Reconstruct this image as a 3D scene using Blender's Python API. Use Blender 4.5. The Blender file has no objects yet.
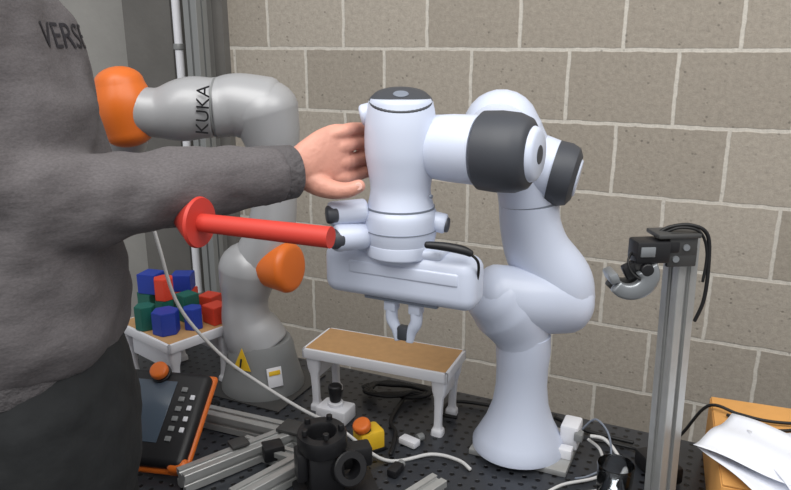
import bpy, bmesh, math, random
from mathutils import Vector, Matrix, Euler
from mathutils.bvhtree import BVHTree
random.seed(3)
S=bpy.context.scene
try: S.view_settings.view_transform='Standard'
except Exception: pass
COL=S.collection

# ------------------------------------------------------------------ materials
def lin(c): return tuple(((x/255)/12.92 if x/255<=.04045 else ((x/255+.055)/1.055)**2.4) for x in c)
def mat(name,rgb,rough=.5,metal=0,noise=0,nscale=30,bump=0,bscale=60,emit=0,coat=0,trans=0,stretch=None):
    m=bpy.data.materials.new(name); m.use_nodes=True
    nt=m.node_tree; b=nt.nodes['Principled BSDF']; L=nt.links.new
    c=lin(rgb)+(1,)
    b.inputs['Base Color'].default_value=c
    b.inputs['Roughness'].default_value=rough
    b.inputs['Metallic'].default_value=metal
    if coat: b.inputs['Coat Weight'].default_value=coat
    if trans:
        b.inputs['Transmission Weight'].default_value=trans
    tc=nt.nodes.new('ShaderNodeTexCoord')
    vec=tc.outputs['Object']
    if stretch:
        mp=nt.nodes.new('ShaderNodeMapping'); mp.inputs['Scale'].default_value=stretch
        L(vec,mp.inputs['Vector']); vec=mp.outputs['Vector']
    if noise:
        n=nt.nodes.new('ShaderNodeTexNoise'); n.inputs['Scale'].default_value=nscale; n.inputs['Detail'].default_value=6
        L(vec,n.inputs['Vector'])
        r=nt.nodes.new('ShaderNodeMapRange'); r.inputs['From Min'].default_value=.3; r.inputs['From Max'].default_value=.7
        r.inputs['To Min'].default_value=1-noise; r.inputs['To Max'].default_value=1+noise
        L(n.outputs['Fac'],r.inputs['Value'])
        mx=nt.nodes.new('ShaderNodeVectorMath'); mx.operation='SCALE'; mx.inputs[0].default_value=c[:3]
        L(r.outputs['Result'],mx.inputs['Scale']); L(mx.outputs['Vector'],b.inputs['Base Color'])
    if bump:
        n2=nt.nodes.new('ShaderNodeTexNoise'); n2.inputs['Scale'].default_value=bscale; n2.inputs['Detail'].default_value=4
        L(vec,n2.inputs['Vector'])
        bp=nt.nodes.new('ShaderNodeBump'); bp.inputs['Strength'].default_value=bump; bp.inputs['Distance'].default_value=.01
        L(n2.outputs['Fac'],bp.inputs['Height']); L(bp.outputs['Normal'],b.inputs['Normal'])
    return m

M={}
M['pw']=mat('robot_white',(203,211,230),.38,coat=.15)
M['pd']=mat('robot_dark',(60,63,70),.5)
M['seam']=mat('seam_grey',(120,128,142),.5)
M['kg']=mat('kuka_grey',(168,169,172),.4,metal=.15,coat=.1)
M['kg2']=mat('base_grey',(128,130,131),.45)
M['or']=mat('orange_plastic',(220,110,36),.4)
M['red']=mat('red_arrow',(196,56,44),.55)
M['blk']=mat('black_plastic',(24,24,27),.45)
M['rub']=mat('black_cable',(16,16,18),.55)
M['scr']=mat('screen',(78,90,104),.2)
M['wht']=mat('white_plastic',(225,226,232),.5)
M['wc']=mat('white_cable',(205,205,205),.5)
M['alu']=mat('aluminium',(180,181,180),.38,metal=.5,noise=.05,nscale=40)
M['alud']=mat('aluminium_slot',(80,80,80),.5,metal=.5)
M['mdf']=mat('mdf',(188,147,100),.6,noise=.06,nscale=60)
M['card']=mat('cardboard',(216,158,88),.75,noise=.06,nscale=20,bump=.05)
M['pap']=mat('paper',(228,231,240),.7)
M['bred']=mat('block_red',(214,68,46),.5)
M['bgrn']=mat('block_green',(26,98,86),.5)
M['bblu']=mat('block_blue',(36,62,160),.5)
M['yel']=mat('yellow_plastic',(232,188,44),.45)
M['sw']=mat('sweater_knit',(94,90,92),.95,noise=.16,nscale=260,bump=.75,bscale=9,stretch=(1,1,2.2))
M['swr']=mat('sweater_rib',(86,83,85),.95,bump=.6,bscale=90)
M['swt']=mat('sweater_print',(40,38,44),.9)
M['pnt']=mat('trouser_black',(31,33,35),.85,noise=.2,nscale=18,bump=.7,bscale=10)
M['skin']=mat('skin',(206,148,130),.5,noise=.08,nscale=36,bump=.14,bscale=100)
M['nail']=mat('nail',(226,180,168),.35)
M['hair']=mat('hair',(58,42,32),.8,bump=.8,bscale=90,stretch=(1,1,.2))
M['eye']=mat('eye_white',(235,235,235),.2)
M['shoe']=mat('shoe',(40,40,44),.6)
M['steel']=mat('steel_post',(138,140,140),.45,metal=.3)
M['chrome']=mat('chrome',(150,154,158),.34,metal=.6)
M['conc']=mat('concrete_plain',(156,154,150),.9,noise=.08,nscale=4,bump=.2,bscale=30)
M['concd']=mat('concrete_dark',(104,102,99),.9,noise=.1,nscale=5,bump=.2,bscale=30)
M['floor']=mat('floor_concrete',(96,96,96),.7,noise=.12,nscale=4)
M['glass']=mat('glass',(235,240,245),.05,trans=1.0)

def wallmat():
    m=bpy.data.materials.new('concrete_block_wall'); m.use_nodes=True
    nt=m.node_tree; b=nt.nodes['Principled BSDF']; L=nt.links.new; N=nt.nodes.new
    tc=N('ShaderNodeTexCoord'); sp=N('ShaderNodeSeparateXYZ'); cb=N('ShaderNodeCombineXYZ')
    L(tc.outputs['Object'],sp.inputs[0])
    L(sp.outputs['X'],cb.inputs['X']); L(sp.outputs['Z'],cb.inputs['Y'])
    nw=N('ShaderNodeTexNoise'); nw.inputs['Scale'].default_value=25; nw.inputs['Detail'].default_value=3
    L(tc.outputs['Object'],nw.inputs['Vector'])
    sb=N('ShaderNodeVectorMath'); sb.operation='SUBTRACT'; sb.inputs[1].default_value=(.5,.5,.5); L(nw.outputs['Color'],sb.inputs[0])
    sc=N('ShaderNodeVectorMath'); sc.operation='SCALE'; sc.inputs['Scale'].default_value=.008; L(sb.outputs[0],sc.inputs[0])
    ad=N('ShaderNodeVectorMath'); ad.operation='ADD'; L(cb.outputs[0],ad.inputs[0]); L(sc.outputs[0],ad.inputs[1])
    br=N('ShaderNodeTexBrick'); br.offset=.5; br.offset_frequency=2; br.squash_frequency=2; br.squash=1
    br.inputs['Scale'].default_value=1; br.inputs['Brick Width'].default_value=.289; br.inputs['Row Height'].default_value=.2
    br.inputs['Mortar Size'].default_value=.0064; br.inputs['Mortar Smooth'].default_value=.45; br.inputs['Bias'].default_value=0
    br.inputs['Color1'].default_value=lin((156,148,137))+(1,)
    br.inputs['Color2'].default_value=lin((171,163,152))+(1,)
    br.inputs['Mortar'].default_value=lin((203,198,189))+(1,)
    L(ad.outputs[0],br.inputs['Vector'])
    n1=N('ShaderNodeTexNoise'); n1.inputs['Scale'].default_value=70; n1.inputs['Detail'].default_value=9; n1.inputs['Roughness'].default_value=.75
    L(tc.outputs['Object'],n1.inputs['Vector'])
    r1=N('ShaderNodeMapRange'); r1.inputs['From Min'].default_value=.3; r1.inputs['From Max'].default_value=.7
    r1.inputs['To Min'].default_value=.79; r1.inputs['To Max'].default_value=1.13; L(n1.outputs['Fac'],r1.inputs['Value'])
    v=N('ShaderNodeTexVoronoi'); v.inputs['Scale'].default_value=48; L(tc.outputs['Object'],v.inputs['Vector'])
    r2=N('ShaderNodeMapRange'); r2.inputs['From Min'].default_value=.1; r2.inputs['From Max'].default_value=.22
    r2.inputs['To Min'].default_value=.64; r2.inputs['To Max'].default_value=1; L(v.outputs['Distance'],r2.inputs['Value'])
    n3=N('ShaderNodeTexNoise'); n3.inputs['Scale'].default_value=16; L(tc.outputs['Object'],n3.inputs['Vector'])
    r3=N('ShaderNodeMapRange'); r3.inputs['From Min'].default_value=.47; r3.inputs['From Max'].default_value=.6; L(n3.outputs['Fac'],r3.inputs['Value'])
    mxp=N('ShaderNodeMix'); mxp.inputs[2].default_value=1; L(r3.outputs[0],mxp.inputs[0]); L(r2.outputs[0],mxp.inputs[3])
    mu=N('ShaderNodeMath'); mu.operation='MULTIPLY'; L(r1.outputs[0],mu.inputs[0]); L(mxp.outputs[0],mu.inputs[1])
    vs=N('ShaderNodeVectorMath'); vs.operation='SCALE'; L(br.outputs['Color'],vs.inputs[0]); L(mu.outputs[0],vs.inputs['Scale'])
    L(vs.outputs[0],b.inputs['Base Color']); b.inputs['Roughness'].default_value=.95
    h=N('ShaderNodeMath'); h.operation='MULTIPLY_ADD'; h.inputs[1].default_value=-.6; L(br.outputs['Fac'],h.inputs[0]); L(mu.outputs[0],h.inputs[2])
    bp=N('ShaderNodeBump'); bp.inputs['Strength'].default_value=.45; bp.inputs['Distance'].default_value=.006
    L(h.outputs[0],bp.inputs['Height']); L(bp.outputs[0],b.inputs['Normal'])
    return m
M['wall']=wallmat()

def perfmat():
    m=bpy.data.materials.new('perforated_plate'); m.use_nodes=True
    nt=m.node_tree; b=nt.nodes['Principled BSDF']; L=nt.links.new; N=nt.nodes.new
    tc=N('ShaderNodeTexCoord'); s=N('ShaderNodeVectorMath'); s.operation='SCALE'; s.inputs['Scale'].default_value=40
    L(tc.outputs['Object'],s.inputs[0]); f=N('ShaderNodeVectorMath'); f.operation='FRACTION'; L(s.outputs[0],f.inputs[0])
    d=N('ShaderNodeVectorMath'); d.operation='SUBTRACT'; d.inputs[1].default_value=(.5,.5,0); L(f.outputs[0],d.inputs[0])
    z=N('ShaderNodeVectorMath'); z.operation='MULTIPLY'; z.inputs[1].default_value=(1,1,0); L(d.outputs[0],z.inputs[0])
    l=N('ShaderNodeVectorMath'); l.operation='LENGTH'; L(z.outputs[0],l.inputs[0])
    r=N('ShaderNodeMapRange'); r.inputs['From Min'].default_value=.16; r.inputs['From Max'].default_value=.21; L(l.outputs['Value'],r.inputs['Value'])
    mx=N('ShaderNodeMix'); mx.data_type='RGBA'; mx.inputs[6].default_value=(.001,.001,.002,1); mx.inputs[7].default_value=lin((58,61,67))+(1,)
    L(r.outputs[0],mx.inputs[0]); L(mx.outputs[2],b.inputs['Base Color'])
    b.inputs['Roughness'].default_value=.36; b.inputs['Metallic'].default_value=.3
    bp=N('ShaderNodeBump'); bp.inputs['Strength'].default_value=.6; bp.inputs['Distance'].default_value=.003
    L(r.outputs[0],bp.inputs['Height']); L(bp.outputs[0],b.inputs['Normal'])
    return m
M['perf']=perfmat()

# ------------------------------------------------------------------ builders
def E(name,loc=(0,0,0)):
    e=bpy.data.objects.new(name,None); e.location=loc; e.empty_display_size=.05; COL.objects.link(e); return e
def fin(name,me,m,par,smooth=True,angle=None):
    o=bpy.data.objects.new(name,me); COL.objects.link(o)
    if m: me.materials.clear(); me.materials.append(M[m])
    if smooth:
        for p in me.polygons: p.use_smooth=True
        if angle:
            try: me.set_sharp_from_angle(angle=math.radians(angle))
            except Exception: pass
    if par:
        o.parent=par; o.matrix_parent_inverse=Matrix.Translation(-Vector(par.location))
    return o
def bm_to(name,bm,m,par,smooth=True,angle=35):
    me=bpy.data.meshes.new(name); bmesh.ops.recalc_face_normals(bm,faces=bm.faces); bm.to_mesh(me); bm.free()
    return fin(name,me,m,par,smooth,angle)
def box(name,c,size,m,par=None,rz=0,rx=0,ry=0,bev=.002,seg=2,R=None,sub=0):
    bm=bmesh.new(); bmesh.ops.create_cube(bm,size=1)
    bmesh.ops.scale(bm,vec=size,verts=bm.verts)
    if bev: bmesh.ops.bevel(bm,geom=list(bm.edges),offset=min(bev,min(size)*.49),segments=seg,affect='EDGES',profile=.5)
    Rm=R if R is not None else Euler((rx,ry,rz)).to_matrix()
    bmesh.ops.transform(bm,matrix=Matrix.Translation(c)@Rm.to_4x4(),verts=bm.verts)
    return bm_to(name,bm,m,par)
def frame(d,ref=None):
    d=Vector(d).normalized()
    ref=Vector(ref) if ref else (Vector((0,0,1)) if abs(d.z)<.9 else Vector((1,0,0)))
    x=(ref-d*ref.dot(d)).normalized(); return x,d.cross(x)
def cyl(name,p0,p1,r0,r1=None,m='wht',par=None,n=40,bev=.0):
    r1=r0 if r1 is None else r1
    L=(Vector(p1)-Vector(p0)).length; b=min(bev,L*.45,max(r0,r1)*.9)
    if b>0:
        prof=[(0,0)]
        for i in range(5):
            a=i/4*math.pi/2; prof.append((b*(1-math.cos(a)),r0-b+b*math.sin(a)))
        for i in range(5):
            a=i/4*math.pi/2; prof.append((L-b*(1-math.sin(a)),r1-b+b*math.cos(a)))
        prof.append((L,0))
    else: prof=[(0,0),(0,r0),(L,r1),(L,0)]
    return lathe(name,p0,Vector(p1)-Vector(p0),prof,m,par,n)
def lathe(name,o,d,prof,m,par=None,n=48,ref=None,sx=1,sy=1):
    o=Vector(o); d=Vector(d).normalized(); x,y=frame(d,ref)
    bm=bmesh.new(); rings=[]
    for (h,r) in prof:
        if r<1e-6: rings.append([bm.verts.new(o+d*h)])
        else: rings.append([bm.verts.new(o+d*h+x*(r*sx*math.cos(2*math.pi*i/n))+y*(r*sy*math.sin(2*math.pi*i/n))) for i in range(n)])
    skin_rings(bm,rings)
    return bm_to(name,bm,m,par,True,38)
def skin_rings(bm,rings):
    for a,b in zip(rings,rings[1:]):
        if len(a)==1 and len(b)==1: continue
        if len(a)==1:
            for i in range(len(b)): bm.faces.new((a[0],b[i],b[(i+1)%len(b)]))
        elif len(b)==1:
            for i in range(len(a)): bm.faces.new((a[i],b[0],a[(i+1)%len(a)]))
        else:
            n=len(a)
            for i in range(n): bm.faces.new((a[i],b[i],b[(i+1)%n],a[(i+1)%n]))
def csp(P,k):
    out=[]; n=len(P)
    for i in range(n-1):
        p0=P[max(i-1,0)];p1=P[i];p2=P[i+1];p3=P[min(i+2,n-1)]
        for j in range(k):
            t=j/k
            out.append(tuple(.5*((2*b)+(-a+c)*t+(2*a-5*b+4*c-d)*t*t+(-a+3*b-3*c+d)*t**3) for a,b,c,d in zip(p0,p1,p2,p3)))
    out.append(tuple(P[-1])); return out
def loft(name,pts,m,par=None,k=6,n=32,caps=(.8,.8),ref=None,power=2.0):
    P=[tuple(p) if len(p)==5 else tuple(p)+(p[3],) for p in pts]
    P=csp(P,k) if k>1 else P
    C=[Vector(p[:3]) for p in P]
    T=[]
    for i in range(len(C)):
        t=C[min(i+1,len(C)-1)]-C[max(i-1,0)]
        T.append(t.normalized())
    x,_=frame(T[0],ref); bm=bmesh.new(); rings=[]
    def ring(c,t,x,ra,rb):
        y=t.cross(x); out=[]
        for i in range(n):
            a=2*math.pi*i/n; ca,sa=math.cos(a),math.sin(a)
            if power!=2: ca=math.copysign(abs(ca)**(2/power),ca); sa=math.copysign(abs(sa)**(2/power),sa)
            out.append(bm.verts.new(c+x*ra*ca+y*rb*sa))
        return out
    def cap(c,t,x,ra,rb,kk,sgn):
        out=[]
        for j in range(1,6):
            a=j/6*math.pi/2
            out.append(ring(c+t*(sgn*min(ra,rb)*kk*math.sin(a)),t,x,ra*math.cos(a),rb*math.cos(a)))
        out.append([bm.verts.new(c+t*(sgn*min(ra,rb)*kk))]); return out
    for i,c in enumerate(C):
        x=(x-T[i]*x.dot(T[i])).normalized()
        if i==0:
            if caps[0]>0: rings+=cap(c,T[0],x,P[0][3],P[0][4],caps[0],-1)[::-1]
            else: rings.append([bm.verts.new(c)])
        rings.append(ring(c,T[i],x,P[i][3],P[i][4]))
        if i==len(C)-1:
            if caps[1]>0: rings+=cap(c,T[i],x,P[i][3],P[i][4],caps[1],1)
            else: rings.append([bm.verts.new(c)])
    skin_rings(bm,rings)
    return bm_to(name,bm,m,par,True,60)
def fuse(name,objs,vox,it,m,par=None):
    bm=bmesh.new()
    for o in objs:
        bm.from_mesh(o.data)
    me=bpy.data.meshes.new(name); bm.to_mesh(me); bm.free()
    for o in objs:
        d=o.data; bpy.data.objects.remove(o); bpy.data.meshes.remove(d)
    t=bpy.data.objects.new('tmp',me); COL.objects.link(t)
    r=t.modifiers.new('r','REMESH'); r.mode='VOXEL'; r.voxel_size=vox
    s=t.modifiers.new('s','SMOOTH'); s.iterations=it; s.factor=.5
    dg=bpy.context.evaluated_depsgraph_get(); me2=bpy.data.meshes.new_from_object(t.evaluated_get(dg))
    bpy.data.objects.remove(t); bpy.data.meshes.remove(me); me2.name=name
    return fin(name,me2,m,par)
def cable(name,pts,r,m,par=None,k=8):
    P=csp([tuple(p)+(r,) for p in pts],k)
    return loft(name,P,m,par,k=1,n=10,caps=(.5,.5))
def profile(name,p0,p1,w,m='alu',par=None,up=None,slot=.009):
    p0=Vector(p0);p1=Vector(p1); d=(p1-p0).normalized(); x,y=frame(d,up)
    h=w/2; s=slot/2; q=w*.16
    pts=[]
    side=[(h,-h+.001),(h,-s),(h-q*.35,-s),(h-q*.35,-s*1.9),(h-q,-s*1.1),(h-q,s*1.1),(h-q*.35,s*1.9),(h-q*.35,s),(h,s),(h,h-.001)]
    for k in range(4):
        a=k*math.pi/2
        for (u,v) in side: pts.append((u*math.cos(a)-v*math.sin(a),u*math.sin(a)+v*math.cos(a)))
    bm=bmesh.new(); A=[bm.verts.new(p0+x*u+y*v) for u,v in pts]; B=[bm.verts.new(p1+x*u+y*v) for u,v in pts]
    n=len(pts)
    for i in range(n): bm.faces.new((A[i],B[i],B[(i+1)%n],A[(i+1)%n]))
    bm.faces.new(A); bm.faces.new(B[::-1])
    return bm_to(name,bm,m,par,False)
def textmesh(s,size,loc,R,ext=.0004):
    cu=bpy.data.curves.new('t','FONT'); cu.body=s; cu.size=size; cu.extrude=ext; cu.align_x='CENTER'; cu.align_y='CENTER'
    t=bpy.data.objects.new('t',cu); COL.objects.link(t)
    dg=bpy.context.evaluated_depsgraph_get(); me=bpy.data.meshes.new_from_object(t.evaluated_get(dg)); bpy.data.objects.remove(t)
    me.transform(Matrix.Translation(loc)@R.to_4x4()); return me
def text(name,s,size,loc,R,m,par,ext=.0004):
    return fin(name,textmesh(s,size,loc,R,ext),m,par,False)
def basis(x,y):
    x=Vector(x).normalized(); y=Vector(y); y=(y-x*y.dot(x)).normalized(); z=x.cross(y)
    return Matrix((x,y,z)).transposed()

# ------------------------------------------------------------------ room
WA=math.atan(-.47)
wd=Vector((math.cos(WA),math.sin(WA),0)); wn=Vector((-wd.y,wd.x,0))
def wallbox(name,s0,s1,z0,z1,m,off=0,th=.12,org=(.357,2.132,1.306)):
    bm=bmesh.new(); bmesh.ops.create_cube(bm,size=1)
    bmesh.ops.scale(bm,vec=(s1-s0,th,z1-z0),verts=bm.verts)
    bmesh.ops.translate(bm,vec=((s0+s1)/2,off+th/2,(z0+z1)/2-org[2]),verts=bm.verts)
    o=bm_to(name,bm,m,None,False); o.location=org; o.rotation_euler=(0,0,WA); return o
wallbox('wall_back',-1.03,2.6,0,3.0,'wall')
wallbox('wall_left',-3.2,-1.0301,0,3.0,'conc',off=.10,th=.12)
wallbox('trim_1',-1.075,-1.03,0,3.0,'concd',off=-.03,th=.13)
wallbox('concrete_column',-1.46,-1.24,0,3.0,'concd',off=-.05,th=.15)
box('floor',(0,1.0,-.05),(6.5,6.5,.1),'floor',bev=0)

def wp(s,o,z): 
    v=Vector((.357,2.132,0))+wd*s+wn*o; v.z=z; return v
e=E('conduit_pipe',wp(-1.168,-.10,0)); cyl('pipe',wp(-1.168,-.10,0),wp(-1.168,-.10,2.9),.014,m='wht',par=e,n=16)
for z in (.6,1.5,2.3): cyl('clip',wp(-1.168,-.10,z),wp(-1.168,-.10,z+.02),.019,m='steel',par=e,n=16,bev=.002)
e=E('steel_upright',wp(-1.075,-.12,0)); 
profile('upright',wp(-1.07,-.12,0),wp(-1.07,-.12,2.6),.055,'steel',e,up=wn)
box('foot',wp(-1.07,-.12,.006),(.12,.12,.012),'steel',e,rz=WA)

# ------------------------------------------------------------------ workbench
tb=E('perforated_workbench',(0,1.25,0))
cx=Vector((0,1.2275,0)); 
o=box('top',(0,0,-.0125),(2.05,.60,.025),'perf',None,bev=.0015)
o.location=cx+wd*.06+Vector((0,0,.75)); o.rotation_euler=(0,0,WA); o.parent=tb; o.matrix_parent_inverse=Matrix.Translation(-Vector(tb.location))
for s in (-.9,1.0):
    for q in (-.24,.24):
        p=cx+wd*s+wn*q; profile('leg',(p.x,p.y,0),(p.x,p.y,.725),.045,'alu',tb,up=wn)
for q in (-.24,.24):
    a=cx+wd*-.87+wn*q; b=cx+wd*.97+wn*q
    profile('rail',(a.x,a.y,.70),(b.x,b.y,.70),.04,'alu',tb)
    profile('low_rail',(a.x,a.y,.15),(b.x,b.y,.15),.04,'alu',tb)

# ------------------------------------------------------------------ white robot arm
pa=E('white_robot_arm',(.244,1.25,.75))
box('mount_plate',(.262,1.262,.756),(.19,.155,.012),'alu',pa,rz=WA,bev=.002)
lathe('base',(.243,1.25,.762),(0,0,1),[(0,0),(0,.090),(.010,.090),(.028,.080),(.055,.066),(.09,.054),(.13,.049),(.17,.049),(.205,.052),(.235,.05),(.26,.0)],'pw',pa)
loft('base_rear',[(.27,1.31,.79,.045),(.275,1.325,.83,.035)],'pw',pa,k=3,caps=(.3,.5))
loft('shoulder',[(.243,1.25,.93,.0485),(.241,1.25,.98,.050),(.228,1.25,1.02,.060),(.206,1.245,1.055,.066),(.184,1.235,1.08,.059)],'pw',pa,caps=(.2,.7))
loft('shoulder_barrel',[(.180,1.235,1.086,.052),(.235,1.245,1.070,.060),(.29,1.262,1.060,.063),(.328,1.272,1.052,.059)],'pw',pa,caps=(.7,.75))
loft('upper_arm_lower',[(.322,1.272,1.057,.057),(.306,1.275,1.095,.064),(.268,1.28,1.148,.061),(.250,1.28,1.20,.056),(.245,1.28,1.243,.055)],'pw',pa,caps=(.6,.05))
cyl('seam_ring',(.245,1.28,1.242),(.2445,1.28,1.246),.0545,m='seam',par=pa)
loft('upper_arm_upper',[(.2445,1.28,1.246,.055),(.238,1.28,1.285,.057),(.220,1.28,1.325,.064),(.198,1.28,1.358,.070),(.188,1.28,1.380,.068)],'pw',pa,caps=(.05,1.0))
loft('elbow_barrel',[(.215,1.285,1.330,.054),(.262,1.27,1.312,.056),(.288,1.262,1.303,.055)],'pw',pa,caps=(.4,.05))
lathe('elbow_cap',(.282,1.263,1.304),(.93,-.32,-.20),[(0,0),(0,.0575),(.022,.0575),(.036,.052),(.043,.040),(.044,.0)],'pd',pa)
lathe('elbow_cap_face',(.282+.0402,1.2492,1.2954),(.93,-.32,-.20),[(0,0),(0,.034),(.003,.032),(.0035,0)],'pw',pa)
loft('elbow_bridge',[(.186,1.27,1.372,.058),(.165,1.18,1.368,.056),(.150,1.10,1.372,.046)],'pw',pa,k=3,caps=(.5,.3))
fd=Vector((.87,-.46,.0)).normalized(); fo=Vector((.165,1.045,1.372))
lathe('forearm_barrel',fo-fd*.17,fd,[(0,0),(.01,.038),(.04,.048),(.08,.0515),(.125,.0525),(.14,0)],'pw',pa)
lathe('forearm_collar',fo-fd*.042,fd,[(0,0),(0,.055),(.004,.059),(.03,.0605),(.058,.0585),(.074,.052),(.080,.043),(.080,0)],'pd',pa)
lathe('forearm_face',fo+fd*.035,fd,[(0,0),(0,.042),(.009,.039),(.013,.033),(.0135,0)],'pw',pa)
lathe('forearm_emblem',fo+fd*.0484,fd,[(0,0),(0,.014),(.0008,.013),(.0008,0)],'pd',pa)
WX,WY=.008,1.10
lathe('wrist_body',(WX,WY,1.20),(0,0,1),csp([(0.02,.054),(.04,.058),(.066,.0585),(.080,.053),(.105,.0475),(.135,.051),(.165,.0555),(.20,.0555),(.225,.0525),(.242,.049)],4)+[(.246,.046),(.247,0)],'pw',pa)
lathe('wrist_top_cap',(WX,WY-.004,1.436),(0,-.30,1),[(0,0),(0,.0485),(.008,.048),(.014,.042),(.017,.028),(.0175,0)],'pd',pa)
lathe('wrist_top_emblem',(WX,WY-.009,1.4532),(0,-.30,1),[(0,0),(0,.012),(.001,.011),(.001,0)],'seam',pa)
cyl('wrist_ring',(WX,WY,1.277),(WX,WY,1.280),.0545,m='seam',par=pa)
cyl('wrist_ring_b',(WX,WY,1.243),(WX,WY,1.2445),.0592,m='seam',par=pa)
for dz in (1.405,1.30): 
    cyl('screw',(WX+.045,WY-.028,dz),(WX+.048,WY-.030,dz),.003,m='seam',par=pa,n=12)
cyl('flange',(WX,WY,1.20),(WX,WY,1.224),.055,m='pw',par=pa,bev=.004)
cyl('wrist_side_boss',(WX-.035,WY+.01,1.425),(WX-.062,WY+.010,1.418),.017,m='pw',par=pa,bev=.006)
for (a,b,r) in (((-.045,1.09,1.274),(-.104,1.075,1.272),.019),((-.045,1.09,1.234),(-.096,1.065,1.236),.022)):
    cyl('pilot_button_body',a,b,r,m='pw',par=pa,bev=.006)
    d=(Vector(b)-Vector(a)).normalized(); cyl('pilot_button_face',Vector(b)-d*.016+Vector((0,-.007,0)),Vector(b)+d*.003+Vector((0,-.007,0)),r*.74,m='pd',par=pa,bev=.004)
cyl('side_knob',(.055,1.09,1.258),(.080,1.085,1.253),.016,m='pw',par=pa,bev=.004)
cyl('side_knob_face',(.076,1.083,1.253),(.084,1.081,1.252),.012,m='pd',par=pa,bev=.003)
loft('side_handle',[(.048,1.04,1.232,.0055),(.075,1.03,1.232,.0068),(.100,1.022,1.229,.0068),(.112,1.021,1.224,.0055)],'blk',pa)
cable('side_lead',[(.110,1.021,1.225),(.123,1.02,1.212),(.126,1.03,1.19),(.124,1.04,1.17)],.0022,'rub',pa)
hR=Euler((0,0,WA)).to_matrix()
def hp(s,o,z): return Vector((WX,WY,0))+wd*s+wn*o+Vector((.006,0,z))
box('hand_body',hp(-.003,0,1.167),(.266,.064,.085),'pw',pa,rz=WA,bev=.022,seg=6)
box('hand_neck',hp(0,0,1.210),(.15,.056,.018),'pw',pa,rz=WA,bev=.008,seg=4)
box('hand_panel',hp(.010,-.030,1.178),(.19,.008,.022),'pw',pa,rz=WA,bev=.0039,seg=4)
box('hand_rail',hp(0,0,1.124),(.13,.034,.008),'seam',pa,rz=WA,bev=.002)
for s in (-.022,.022):
    box('finger_carriage',hp(s,0,1.112),(.022,.022,.024),'pw',pa,rz=WA,bev=.004)
    sg=-1 if s>0 else 1
    loft('finger',[tuple(hp(s,0,1.105))+(.010,),tuple(hp(s+sg*.000,0,1.085))+(.010,),tuple(hp(s+sg*.008,0,1.068))+(.0085,),tuple(hp(s+sg*.012,0,1.05))+(.007,)],'pw',pa,caps=(.3,.3),n=16,power=3)
box('finger_pad',hp(0,-.002,1.064),(.018,.016,.024),'pd',pa,rz=WA,bev=.003)
box('connector_block',(.345,1.245,.79),(.035,.05,.05),'wht',pa,rz=WA,bev=.005)
box('connector_plug',(.352,1.215,.80),(.016,.02,.016),'kg2',pa,rz=WA)
box('connector_lower',(.325,1.205,.772),(.028,.024,.020),'wht',pa,rz=WA,bev=.003)

# red direction arrow
ar=E('red_direction_arrow',(-.17,.88,1.29))
A0=Vector((-.0785,.835,1.300)); A1=Vector((-.2587,.903,1.302))
ad=(A1-A0).normalized()
lathe('shaft',A0,ad,[(0,0),(0,.0135),((A1-A0).length,.0122),((A1-A0).length,0)],'red',ar,n=40)
lathe('head',A1-ad*.006,ad,[(0,0),(0,.0325),(.004,.034),(.048,.0)],'red',ar)

# ------------------------------------------------------------------ grey/orange robot arm
ku=E('grey_robot_arm',(-.312,1.53,.75))
lathe('base',(-.312,1.53,.75),(0,0,1),[(0,0),(0,.096),(.012,.096),(.03,.090),(.075,.079),(.105,.074),(.118,.068),(.124,0)],'kg2',ku)
loft('lower_column',[(-.316,1.53,.85,.070),(-.332,1.53,.885,.066),(-.343,1.53,.92,.056),(-.343,1.53,.962,.052),(-.338,1.53,1.0,.060),(-.332,1.53,1.035,.066)],'kg',ku,caps=(.1,.95))
cyl('orange_cap_side',(-.295,1.52,1.046),(-.222,1.485,1.052),.046,.056,m='or',par=ku,bev=.016)
loft('mid_link',[(-.315,1.53,1.045,.056),(-.285,1.53,1.10,.056),(-.27,1.53,1.155,.051),(-.262,1.53,1.22,.047),(-.262,1.53,1.28,.050),(-.266,1.53,1.335,.062),(-.278,1.53,1.385,.074)],'kg',ku,caps=(.6,.9))
loft('elbow_link',[(-.272,1.53,1.388,.070),(-.33,1.53,1.398,.067),(-.365,1.525,1.395,.063),(-.385,1.52,1.394,.062)],'kg',ku,caps=(.5,.1))
cyl('seam',(-.372,1.522,1.394),(-.376,1.522,1.394),.0632,m='kg2',par=ku)
loft('wrist_link',[(-.385,1.52,1.394,.062),(-.42,1.515,1.394,.065),(-.455,1.51,1.388,.063),(-.495,1.505,1.385,.052),(-.53,1.50,1.390,.050)],'kg',ku,caps=(.1,.5))
loft('orange_joint',[(-.555,1.50,1.345,.05),(-.562,1.50,1.385,.060),(-.565,1.50,1.415,.060),(-.568,1.50,1.445,.050)],'or',ku,caps=(.6,.7))
loft('fore_link',[(-.575,1.53,1.39,.046),(-.60,1.61,1.36,.05),(-.63,1.66,1.30,.048)],'kg',ku)
text('brand_lettering','KUKA',.037,(-.386,1.4505,1.396),basis((.10,0,1),(-1,.0,.10)),'blk',ku,.0008)
def onbase(a,h,r): return Vector((-.312+r*math.sin(a),1.53-r*math.cos(a),.75+h))
tri=bmesh.new()
vs=[tri.verts.new(onbase(-.66,.072,.0850)),tri.verts.new(onbase(-.12,.072,.0850)),tri.verts.new(onbase(-.40,.122,.0775))]
tri.faces.new(vs); o=bm_to('warning_triangle',tri,'yel',ku,False)
sm=o.modifiers.new('s','SOLIDIFY'); sm.thickness=.0015
box('warning_bolt',onbase(-.39,.090,.085),(.004,.002,.020),'blk',ku,rx=-.3,rz=-.4,bev=.0005)
box('data_label',onbase(.50,.055,.0875),(.034,.002,.044),'wht',ku,rz=.50,rx=-.26,bev=.0005)
box('label_bar',onbase(.50,.065,.0868),(.026,.0015,.010),'yel',ku,rz=.50,rx=-.26,bev=.0004)
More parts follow.
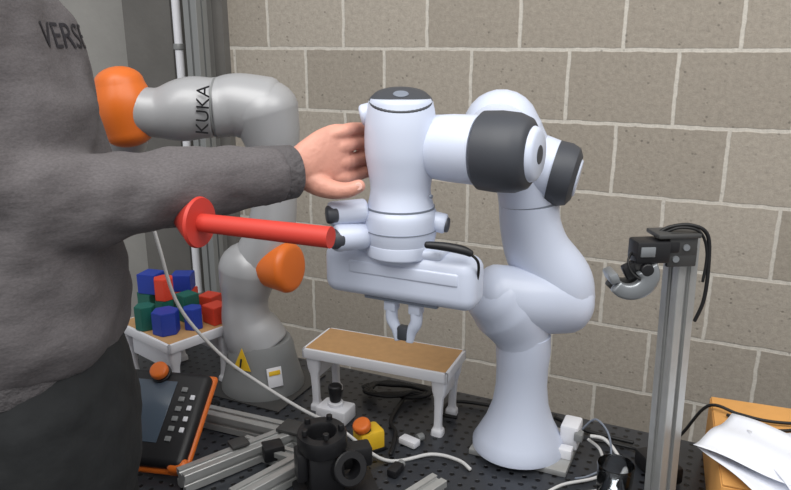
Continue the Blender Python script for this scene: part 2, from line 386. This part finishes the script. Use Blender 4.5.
box('base_plate',(-.312,1.53,.7515),(.22,.20,.003),'alud',ku,rz=WA,bev=.0005)

# ------------------------------------------------------------------ small tables
def small_table(name,cx,cy,rz,L,W,H):
    e=E(name,(cx,cy,.75)); R=Euler((0,0,rz)).to_matrix()
    def q(x,y,z): return Vector((cx,cy,.75))+R@Vector((x,y,z))
    box('board',q(0,0,H-.003),(L-.012,W-.012,.006),'mdf',e,rz=rz,bev=.001)
    for sy in (-1,1): 
        box('rail_long',q(0,sy*(W/2-.004),H-.012),(L,.008,.022),'wht',e,rz=rz,bev=.002)
    for sx in (-1,1): box('rail_short',q(sx*(L/2-.004),0,H-.012),(.008,W,.022),'wht',e,rz=rz,bev=.002)
    for sx in (-1,1):
        box('stretcher',q(sx*(L/2-.022),0,H-.05),(.012,W*.7,.05),'wht',e,rz=rz,bev=.003)
        for sy in (-1,1):
            a=q(sx*(L/2-.020),sy*(W/2-.016),H-.006); b=q(sx*(L/2-.024),sy*(W/2-.018),.0005)
            loft('leg',[tuple(a)+(.018,.014),tuple(a.lerp(b,.3))+(.014,.010),tuple(a.lerp(b,.45))+(.009,.008),tuple(a.lerp(b,.85))+(.008,.008),tuple(a.lerp(b,.92))+(.012,.012),tuple(b)+(.013,.013)],'wht',e,k=3,n=16,caps=(0,0),ref=R@Vector((1,0,0)),power=4)
    return e
small_table('white_stand_table',-.025,1.402,math.radians(-22.5),.328,.128,.148)
small_table('white_stand_table',-.516,1.557,math.radians(49.5),.175,.215,.146)
def prism(name,x,y,r,h,m,n=6,z=.8965,rot=0):
    bm=bmesh.new(); bmesh.ops.create_cone(bm,segments=n,radius1=r,radius2=r,depth=h,cap_ends=True)
    bmesh.ops.bevel(bm,geom=list(bm.edges),offset=.0012,segments=2,affect='EDGES')
    bmesh.ops.transform(bm,matrix=Matrix.Translation((0,0,h/2))@Matrix.Rotation(rot,4,'Z'),verts=bm.verts)
    o=bm_to(name,bm,m,None,True,30); o.location=(x,y,z); return o
prism('hexagonal_block',-.517,1.496,.031,.052,'bblu')
prism('hexagonal_block',-.463,1.522,.0225,.050,'bblu',rot=.3)
prism('hexagonal_block',-.571,1.520,.0240,.055,'bgrn')
prism('cube_block',-.420,1.560,.032,.042,'bred',4,rot=.1)
prism('cube_block',-.448,1.618,.030,.046,'bred',4,rot=.35)
prism('cube_block',-.490,1.574,.029,.064,'bgrn',4,rot=.1)
prism('hexagonal_block',-.542,1.577,.024,.05,'bgrn',rot=.1)
prism('hexagonal_block',-.542,1.577,.024,.052,'bred',rot=.3,z=.947)
prism('cube_block',-.594,1.635,.034,.048,'bgrn',4,rot=.2)
prism('cube_block',-.590,1.634,.034,.048,'bblu',4,rot=.5,z=.945)
prism('cube_block',-.520,1.652,.036,.048,'bred',4,rot=.6)
prism('cube_block',-.520,1.652,.034,.040,'bblu',4,rot=.8,z=.945)

# ------------------------------------------------------------------ post with sensor bracket
po=E('aluminium_post',(.450,1.05,.75))
profile('post',(.450,1.05,.75),(.439,1.05,1.245),.036,'alu',po,up=(math.cos(.35),math.sin(.35),0))
box('base_flange',(.455,1.05,.756),(.07,.08,.012),'alu',po,rz=.35)
box('end_cap',(.439,1.05,1.247),(.036,.036,.004),'blk',po,rz=.35,bev=.001)
br=E('gripper_bracket',(.40,1.02,1.22))
box('clamp_plate',(.426,1.018,1.220),(.046,.008,.030),'alud',br,rz=.1)
box('clamp_top',(.416,1.03,1.2535),(.066,.045,.007),'alud',br,rz=.1)
box('clamp_web',(.426,1.016,1.240),(.044,.006,.034),'alud',br,rz=.1)
box('body',(.378,1.02,1.230),(.052,.036,.034),'blk',br,rz=.1,bev=.004)
box('body_window',(.370,1.001,1.232),(.022,.004,.015),'chrome',br,rz=.1,bev=.001)
box('body_arm',(.406,1.02,1.236),(.03,.02,.02),'blk',br,rz=.1,bev=.004)
cyl('screw',(.430,1.013,1.236),(.430,1.010,1.236),.005,m='chrome',par=br,n=12)
cyl('screw',(.416,1.013,1.218),(.416,1.010,1.218),.005,m='chrome',par=br,n=12)
cyl('pivot',(.372,1.040,1.204),(.372,.998,1.204),.010,m='blk',par=br,n=24,bev=.002)
for yy,mm in ((1.006,'chrome'),(1.034,'alud')):
    P=[]
    for i in range(9):
        a=math.radians(35-i*22); P.append((.350+.027*math.cos(a),yy,1.192+.023*math.sin(a),.0165-.0008*i,.008))
    loft('jaw',P,mm,br,k=3,n=20,caps=(.3,.3),ref=(1,0,0),power=4)
box('jaw_gear',(.357,1.02,1.200),(.030,.018,.024),'blk',br,ry=-.5,bev=.004)
box('jaw_tip',(.325,1.02,1.190),(.014,.040,.016),'chrome',br,ry=-.4,bev=.003)
box('jaw_root',(.372,1.02,1.212),(.034,.026,.020),'alud',br,rz=.1,bev=.003)
cable('bracket_cable',[(.39,1.03,1.25),(.408,1.03,1.262),(.437,1.02,1.268),(.463,1.02,1.252),(.470,1.02,1.20),(.469,1.02,1.15),(.461,1.024,1.115)],.0030,'rub',br)
cable('bracket_cable_b',[(.395,1.03,1.25),(.42,1.02,1.264),(.45,1.018,1.258),(.465,1.02,1.225),(.464,1.02,1.18)],.0022,'rub',br)
cable('bracket_cable_c',[(.352,1.02,1.225),(.345,1.01,1.215),(.350,1.004,1.200),(.362,1.0,1.19)],.0018,'rub',br)

# ------------------------------------------------------------------ cardboard box with papers
bx=E('cardboard_box',(.70,1.06,.75)); ba=math.radians(-20)
bR=Euler((0,0,ba)).to_matrix(); bo=Vector((.752,1.022,.75))
def bq(x,y,z): return bo+bR@Vector((x,y,z))
box('bottom',bq(0,0,.002),(.42,.30,.004),'card',bx,rz=ba,bev=.0005)
for s in (-1,1):
    box('side',bq(s*.21,0,.06),(.004,.30,.12),'card',bx,rz=ba,bev=.0005)
    box('end',bq(0,s*.15,.06),(.42,.004,.12),'card',bx,rz=ba,bev=.0005)
box('flap_back',bq(0,.075,.122),(.42,.15,.003),'card',bx,rz=ba,bev=.0005)
box('flap_front',bq(0,-.075,.1225),(.42,.149,.003),'card',bx,rz=ba,bev=.0005)
def sheet(name,c,w,h,rz,tx,m,amp,z0):
    bm=bmesh.new(); bmesh.ops.create_grid(bm,x_segments=14,y_segments=14,size=.5)
    for v in bm.verts:
        x,y=v.co.x*w,v.co.y*h
        v.co=Vector((x,y,amp*(1+math.sin(9*x/w+tx)*.6+math.cos(7*y/h+tx*2)*.4)+amp*3*max(0,-x/w)**2))
    bmesh.ops.transform(bm,matrix=Matrix.Translation((c[0],c[1],z0))@Matrix.Rotation(rz,4,'Z'),verts=bm.verts)
    o=bm_to(name,bm,m,None,True,80); s=o.modifiers.new('s','SOLIDIFY'); s.thickness=.0006; return o
pp=E('paper_sheets',(.60,.98,.875))
for i,(cx_,cy_,rz_,tx) in enumerate([(.590,.965,.25,0),(.66,.975,-.1,1.3),(.600,1.010,.75,2.2)]):
    o=sheet('sheet',(cx_,cy_),.15,.18,rz_,tx,'pap',.007,.876+.007*i); o.parent=pp; o.matrix_parent_inverse=Matrix.Translation(-Vector(pp.location))
cb=E('black_cable',(.7,1.15,.88))
cable('cable',[(.50,1.23,.757),(.545,1.215,.80),(.58,1.19,.878),(.62,1.155,.881),(.66,1.13,.881),(.72,1.12,.881),(.82,1.12,.881)],.003,'rub',cb)
cable('cable_b',[(.60,1.155,.879),(.65,1.105,.879),(.70,1.10,.880),(.80,1.10,.879)],.003,'rub',cb)

gl=E('drinking_glass',(.374,1.06,.75))
lathe('glass',(.374,1.06,.7505),(0,0,1),[(0,0),(0,.025),(.004,.0265),(.088,.031),(.090,.0298),(.087,.0284),(.010,.0240),(.008,0)],'glass',gl)
ap=E('power_adapter',(.49,1.17,.75))
box('case',(.49,1.165,.768),(.05,.085,.034),'blk',ap,rz=.25,bev=.006)
cable('lead',[(.482,1.205,.765),(.47,1.24,.757),(.43,1.26,.757),(.40,1.27,.757)],.003,'rub',ap)

# ------------------------------------------------------------------ bench clutter
fr=E('aluminium_profile_frame',(-.3,1.2,.75))
profile('bar',(-.385,1.115,.77),(-.200,1.270,.77),.036,'alu',fr)
profile('bar',(-.400,1.345,.77),(-.155,1.245,.77),.036,'alu',fr)
profile('bar',(-.300,1.240,.7655),(-.150,1.165,.7655),.030,'alu',fr)
profile('bar',(-.275,1.055,.77),(-.165,1.175,.77),.036,'alu',fr)
box('corner_bracket',(-.205,1.262,.791),(.05,.045,.008),'alud',fr,rz=-.4)
box('corner_bracket',(-.30,1.205,.791),(.035,.030,.008),'alud',fr,rz=.6)
box('corner_block',(-.235,1.205,.775),(.040,.035,.03),'blk',fr,rz=.4,bev=.004)
f2=E('aluminium_profile',(0,1.09,.75))
profile('bar',(-.015,1.01,.7675),(.078,1.105,.7675),.035,'alu',f2)

# teach pendant
tp=E('teach_pendant',(-.46,1.2,.77))
tR=basis((1,-.18,0),(.12,.80,.60))
tc=Vector((-.497,1.235,.832))
def tq(x,y,z): return tc+tR@Vector((x,y,z))
box('shell',tq(0,0,0),(.25,.19,.030),'blk',tp,R=tR,bev=.013,seg=4)
box('bumper',tq(0.001,-.001,-.012),(.258,.202,.014),'or',tp,R=tR,bev=.0068,seg=4)
box('bumper_corner',tq(.112,-.088,-.004),(.038,.028,.030),'or',tp,R=tR,bev=.010,seg=4)
box('screen',tq(-.02,.008,.0155),(.165,.125,.002),'scr',tp,R=tR,bev=.0005)
for i in range(6): box('key',tq(.083,.055-.02*i,.0165),(.012,.010,.004),'kg2',tp,R=tR,bev=.0015)
for i in range(4): box('key',tq(.104,.04-.022*i,.0165),(.009,.010,.004),'wht',tp,R=tR,bev=.0015)
cyl('stop_base',tq(.024,.084,.012),tq(.024,.084,.022),.020,m='blk',par=tp,bev=.002)
cyl('stop_button',tq(.024,.084,.022),tq(.024,.084,.038),.018,m='or',par=tp,bev=.005)
loft('rest',[tuple(tq(-.03,.05,-.012))+(.012,),(-.52,1.33,.760,.010)],'blk',tp,k=2,n=12)
loft('rest',[tuple(tq(-.03,-.07,-.012))+(.010,),(-.52,1.19,.757,.007)],'blk',tp,k=2,n=12)

wb=E('enabling_switch',(-.128,1.375,.75)); 
box('body',(-.128,1.368,.767),(.072,.052,.033),'wht',wb,rz=WA,bev=.005)
cyl('collar',(-.128,1.368,.783),(-.128,1.368,.792),.017,m='wht',par=wb,bev=.002)
cyl('knob',(-.128,1.368,.792),(-.128,1.368,.830),.012,.015,m='blk',par=wb,bev=.004)
es=E('emergency_stop',(-.05,1.25,.75))
box('body',(-.053,1.252,.774),(.052,.044,.044),'yel',es,rz=.5,bev=.006)
box('body_skirt',(-.053,1.252,.755),(.056,.048,.008),'blk',es,rz=.5,bev=.002)
cyl('stem',(-.060,1.245,.793),(-.063,1.240,.801),.013,m='blk',par=es)
cyl('button',(-.063,1.240,.801),(-.068,1.234,.817),.018,m='or',par=es,bev=.006)
pc=E('cable_connector',(.03,1.27,.75))
box('shell',(.028,1.265,.758),(.022,.040,.014),'wht',pc,rz=.9,bev=.003)
cyl('nut',(.044,1.277,.758),(.056,1.285,.758),.008,m='kg2',par=pc,n=16,bev=.002)
pc=E('cable_connector',(-.01,1.17,.75))
box('shell',(-.000,1.165,.759),(.020,.034,.016),'blk',pc,rz=-.5,bev=.003)
cyl('nut',(.008,1.180,.759),(.013,1.188,.759),.008,m='kg2',par=pc,n=16,bev=.002)
# black clamp mount
cm=E('black_clamp_mount',(-.10,1.12,.75))
def cq(x,y,z): return (-.105+(x+.10)*1.12,1.115+(y-1.12)*1.12,.75+(z-.75)*1.24)
box('foot',cq(-.105,1.125,.755),(.145,.11,.011),'blk',cm,rz=.3)
box('block',cq(-.12,1.12,.79),(.062,.067,.088),'blk',cm,rz=.3,bev=.006)
lathe('ring',cq(-.122,1.12,.822),(0,-.1,1),[(0,.022),(0,.042),(.004,.044),(.028,.044),(.033,.042),(.033,.027),(.028,.024),(0,.022)],'blk',cm)
lathe('ring',cq(-.085,1.11,.795),(.4,-.7,.3),[(-.01,.016),(-.01,.031),(.022,.031),(.024,.029),(.024,.018),(-.01,.016)],'blk',cm)
box('arm',cq(-.075,1.135,.80),(.067,.034,.040),'blk',cm,rz=.3,bev=.006)
c0=Vector(cq(-.122,1.12,.849))
for a in range(5): 
    t=a*1.256; p=c0+Vector((.034*math.cos(t),.034*math.sin(t),0)); cyl('bolt',p,p+Vector((0,0,.011)),.0055,m='blk',par=cm,n=12,bev=.001)
box('fin',cq(-.155,1.11,.80),(.020,.038,.056),'blk',cm,rz=.3,bev=.004)

cc=E('coiled_black_cable',(.02,1.43,.75))
P=[]
for i in range(60):
    a=i*.55; r=.055+.012*math.sin(i*1.7); P.append((.0+r*math.cos(a)*1.25,1.475+r*math.sin(a)*.6,.757+.0012*(i%11)))
cable('coil',P,.0045,'rub',cc,k=3)
cable('lead',[(.02,1.45,.757),(-.01,1.35,.757),(.0,1.30,.757),(-.01,1.22,.757)],.004,'rub',cc)
c2=E('coiled_black_cable',(-.42,1.42,.75))
P=[]
for i in range(40):
    a=i*.6; r=.040+.010*math.sin(i*1.3); P.append((-.445+r*math.cos(a)*1.1,1.415+r*math.sin(a)*.5,.757+.0012*(i%9)))
cable('coil',P,.004,'rub',c2,k=3)
wc=E('white_cable',(-.3,1.3,.75))
cable('cable',[(-.46,1.28,1.26),(-.45,1.30,1.16),(-.43,1.33,1.02),(-.36,1.36,.90),(-.29,1.37,.835),(-.19,1.30,.81),(-.11,1.22,.815),(-.02,1.20,.757),(.07,1.22,.757),(.12,1.20,.757),(.14,1.17,.757)],.0035,'wc',wc)
w2=E('power_cable',(.4,1.2,.75))
cable('cable',[(.375,1.215,.80),(.40,1.20,.80),(.42,1.17,.775),(.41,1.13,.758),(.37,1.105,.757),(.30,1.09,.757),(.22,1.06,.757)],.0035,'wc',w2)
cable('cable_b',[(.372,1.22,.79),(.395,1.21,.77),(.38,1.15,.758),(.30,1.12,.757),(.25,1.08,.757)],.003,'wc',w2)
cable('cable_c',[(.365,1.24,.80),(.385,1.225,.83),(.405,1.20,.81),(.40,1.17,.77),(.36,1.15,.757),(.33,1.14,.757)],.002,'seam',w2)
b3=E('black_power_cable',(.40,1.3,.75))
cable('cable',[(.34,1.36,.757),(.39,1.31,.757),(.44,1.28,.757),(.475,1.262,.757)],.004,'rub',b3)
cable('cable_b',[(.13,1.36,.757),(.10,1.38,.757),(.13,1.43,.757),(.22,1.41,.757),(.32,1.37,.757)],.004,'rub',b3)

# ------------------------------------------------------------------ person
pe=E('person',(-.56,.94,0))
PY=.93
tr=[loft('a',[(-.532,PY,.90,.140,.160),(-.532,PY,1.00,.152,.172),(-.54,PY,1.09,.148,.165),(-.55,PY,1.15,.12,.15)],None,k=4,ref=(1,0,0))]
for s in (-1,1):
    tr.append(loft('l',[(-.533,PY+s*.080,.95,.120,.088),(-.53,PY+s*.085,.78,.104,.082),(-.53,PY+s*.095,.52,.078,.070),(-.54,PY+s*.10,.28,.068,.064),(-.55,PY+s*.105,.09,.066,.062)],None,k=4,ref=(1,0,0),caps=(.3,.1)))
pt=fuse('trousers',tr,.009,4,'pnt',pe)
txp=bpy.data.textures.new('foldp','CLOUDS'); txp.noise_scale=.09
dm=pt.modifiers.new('folds','DISPLACE'); dm.texture=txp; dm.strength=.018; dm.mid_level=.5; dm.texture_coords='LOCAL'
for s in (-1,1):
    y=PY+s*.105
    sh=[loft('s',[(-.61,y,.045,.038,.042),(-.55,y,.055,.05,.045),(-.47,y+s*.005,.045,.042,.047),(-.39,y+s*.01,.032,.028,.042)],None,k=4,ref=(0,0,1))]
    fuse('shoe',sh,.006,3,'shoe',pe)
WR=Vector((-.150,1.050,1.343))
to=[loft('t',[(-.553,PY,1.125,.152,.178),(-.550,PY,1.17,.164,.184),(-.552,PY,1.26,.163,.180),(-.557,PY,1.36,.161,.184),(-.568,PY,1.46,.161,.190),(-.582,PY,1.54,.152,.188),(-.60,PY,1.60,.115,.135),(-.61,PY,1.64,.072,.075)],None,k=5,n=40,ref=(1,0,0),caps=(.03,.1),power=2.25)]
to.append(loft('a',[(-.60,.84,1.56,.078),(-.63,.775,1.555,.080),(-.60,.775,1.49,.078),(-.535,.805,1.415,.074),(-.455,.850,1.352,.069),(-.405,.882,1.332,.064),(-.36,.91,1.332,.060),(-.30,.95,1.336,.055),(-.235,.993,1.340,.049),(-.175,1.033,1.342,.043)],None,k=5,n=28,caps=(.6,.05)))
to.append(loft('b',[(-.61,1.03,1.56,.072),(-.625,1.09,1.55,.074),(-.66,1.115,1.46,.064),(-.69,1.12,1.34,.056),(-.68,1.115,1.25,.052),(-.64,1.11,1.16,.046),(-.60,1.11,1.09,.040)],None,k=5,n=24,caps=(.6,.1)))
sw=fuse('sweater',to,.007,3,'sw',pe)
tx=bpy.data.textures.new('fold','CLOUDS'); tx.noise_scale=.075; tx.noise_depth=1
dm=sw.modifiers.new('folds','DISPLACE'); dm.texture=tx; dm.strength=.024; dm.mid_level=.5; dm.texture_coords='LOCAL'
lathe('hem_rib',(-.553,PY,1.095),(0,0,1),[(0,.140),(.0,.152),(.04,.159),(.055,.155),(.055,.12)],'swr',pe,ref=(1,0,0),sx=1.0,sy=1.14)
cd=(WR-Vector((-.235,.993,1.340))).normalized()
lathe('cuff_rib',WR-cd*.060,cd,[(0,.030),(0,.0425),(.006,.0435),(.040,.0405),(.056,.0395),(.060,.036),(.058,.030)],'swr',pe)
lathe('collar_rib',(-.612,PY,1.625),(.12,0,1),[(0,.055),(0,.070),(.02,.066),(.026,.062),(.024,.055)],'swr',pe)
bpy.context.view_layer.update()
dg=bpy.context.evaluated_depsgraph_get(); tmpm=bpy.data.meshes.new_from_object(sw.evaluated_get(dg))
bt=BVHTree.FromPolygons([v.co.copy() for v in tmpm.vertices],[tuple(p.vertices) for p in tmpm.polygons])
nrm=Vector((.95,-.30,.05)).normalized(); tx_=Vector((.30,.95,0))
tm=textmesh('VERSE',.046,Vector((-.415,.955,1.535))+nrm*.2,basis(tx_,(0,0,1)),0)
bm=bmesh.new(); bm.from_mesh(tm); bmesh.ops.triangulate(bm,faces=bm.faces); bmesh.ops.subdivide_edges(bm,edges=bm.edges,cuts=2)
kill=[]
for v in bm.verts:
    h=bt.ray_cast(v.co,-nrm,.6)
    if h[0] is not None: v.co=h[0]+nrm*.0015
    else: kill.append(v)
bmesh.ops.delete(bm,geom=kill,context='VERTS')
bm_to('chest_print',bm,'swt',pe,False)
# right hand
def fing(path,r):
    P=[tuple(p)+(r[min(i,len(r)-1)],) for i,p in enumerate(path)]
    return loft('f',P,None,k=4,n=16,caps=(.6,.9))
def ring_pt(a,R,z): 
    a=math.radians(a); return (WX+R*math.cos(a),WY+R*math.sin(a),z)
hh=[loft('p',[(-.185,1.027,1.342,.028,.022),(-.150,1.05,1.345,.031,.021),(-.128,1.062,1.352,.038,.020),(-.108,1.075,1.358,.045,.018),(-.090,1.088,1.361,.048,.015),(-.080,1.096,1.361,.046,.012)],None,k=4,n=28,ref=(0,0,1),caps=(.3,.5))]
for z,end,r,z2 in ((1.398,78,.0090,1.392),(1.375,50,.0104,1.371),(1.350,40,.0108,1.349),(1.325,52,.0102,1.328)):
    hh.append(fing([(-.105,1.075,z*.8+1.355*.2),(-.078,1.092,z),ring_pt(160,.073,z),ring_pt(125,.0668,z2),ring_pt((125+end)/2,.0660,z2),ring_pt(end,.0660,z2)],[r*1.05,r*1.15,r*1.04,r,r*.95,r*.8]))
hh.append(fing([(-.132,1.057,1.330),(-.112,1.055,1.320),(-.090,1.052,1.314),(-.070,1.049,1.315),(-.054,1.050,1.321)],[.018,.017,.014,.0120,.0100]))
fuse('hand_right',hh,.0021,2,'skin',pe)
lathe('thumb_nail',(-.055,1.0415,1.3215),(.1,-1,.15),[(0,0),(0,.006),(.0012,.005),(.0014,0)],'nail',pe,n=16)
# left hand
ox,oy=-.115,-.04
hh=[loft('p',[(-.51+ox,1.15+oy,1.11,.022,.022),(-.49+ox,1.15+oy,1.06,.025,.016),(-.475+ox,1.15+oy,1.02,.040,.014),(-.465+ox,1.15+oy,.985,.040,.012)],None,k=4,n=24,ref=(1,0,0),caps=(.3,.5))]
for i,dx in enumerate((-.028,-.009,.010,.028)):
    l=(.055,.07,.078,.068)[i]
    hh.append(fing([(-.465+ox+dx,1.15+oy,.995),(-.46+ox+dx,1.15+oy,.98-l*.35),(-.458+ox+dx,1.146+oy,.98-l*.7),(-.459+ox+dx,1.138+oy,.98-l)],[.0095,.009,.0085,.007]))
hh.append(fing([(-.475+ox,1.145+oy,1.055),(-.445+ox,1.14+oy,1.035),(-.423+ox,1.135+oy,1.01),(-.417+ox,1.13+oy,.985)],[.013,.012,.0105,.009]))
fuse('hand_left',hh,.0028,3,'skin',pe)
# head (above the picture)
hx,hy,hz=-.035,PY-.95,.115
def H(l): return [tuple([p[0]+hx,p[1]+hy,p[2]+hz])+tuple(p[3:]) for p in l]
hd_=[loft('n',H([(-.575,.95,1.49,.056),(-.57,.95,1.56,.056),(-.56,.95,1.62,.055)]),None,k=3),
 loft('h',H([(-.535,.95,1.585,.045,.040),(-.535,.95,1.61,.072,.056),(-.54,.95,1.66,.090,.070),(-.55,.95,1.72,.098,.077),(-.555,.95,1.765,.088,.07),(-.56,.95,1.80,.05,.045)]),None,k=4,ref=(1,0,0),caps=(.4,.5)),
 loft('nose',H([(-.448,.95,1.70,.010),(-.432,.95,1.672,.013),(-.440,.95,1.66,.014)]),None,k=3,n=12),
 loft('lip',H([(-.452,.93,1.632,.007),(-.445,.95,1.633,.009),(-.452,.97,1.632,.007)]),None,k=3,n=12),
 loft('chin',H([(-.47,.95,1.60,.02),(-.465,.95,1.595,.018)]),None,k=2,n=12)]
for s in (-1,1): hd_.append(loft('ear',H([(-.555,.95+s*.076,1.665,.008,.012),(-.562,.95+s*.084,1.69,.009,.018),(-.56,.95+s*.08,1.71,.007,.012)]),None,k=3,n=12))
fuse('head',hd_,.004,4,'skin',pe)
for s in (-1,1):
    a,b=H([(-.462,.95+s*.032,1.697),(-.448,.95+s*.032,1.697)]); cyl('eye',a,b,.011,m='eye',par=pe,n=20,bev=.006)
    a,b=H([(-.449,.95+s*.032,1.697),(-.4465,.95+s*.032,1.697)]); cyl('iris',a,b,.005,m='hair',par=pe,n=16,bev=.001)
    loft('brow',H([(-.455,.95+s*.048,1.716,.003),(-.447,.95+s*.032,1.72,.004),(-.448,.95+s*.018,1.716,.003)]),'hair',pe,k=3,n=10)
fuse('hair',[loft('x',H([(-.60,.95,1.63,.045,.060),(-.60,.95,1.68,.065,.074),(-.58,.95,1.74,.088,.083),(-.567,.95,1.785,.092,.078),(-.565,.95,1.815,.055,.05)]),None,k=4,ref=(1,0,0),caps=(.4,.5))],.006,3,'hair',pe)

# ------------------------------------------------------------------ lights
def area(name,loc,tgt,size,e,col=(1,1,1)):
    l=bpy.data.lights.new(name,'AREA'); l.shape='SQUARE'; l.size=size; l.energy=e; l.color=col
    o=bpy.data.objects.new(name,l); o.location=loc; COL.objects.link(o)
    o.rotation_euler=(Vector(tgt)-Vector(loc)).to_track_quat('-Z','Y').to_euler(); return o
area('ceiling_lamp',(-.6,.1,2.95),(0,1.6,.9),1.7,46,(1,.985,.95))
area('ceiling_lamp',(1.2,.2,2.95),(.4,1.6,1.0),1.5,27,(1,.985,.95))
w=bpy.data.worlds.new('world'); S.world=w; w.use_nodes=True
w.node_tree.nodes['Background'].inputs[0].default_value=(.97,.98,1,1)
w.node_tree.nodes['Background'].inputs[1].default_value=.50

# ------------------------------------------------------------------ camera
cam=bpy.data.cameras.new('camera'); co=bpy.data.objects.new('camera',cam); COL.objects.link(co)
co.location=(0,0,1.53); co.rotation_euler=(math.radians(90-16),0,0)
cam.sensor_width=36; cam.lens=36*713/791; cam.clip_start=.02
S.camera=co
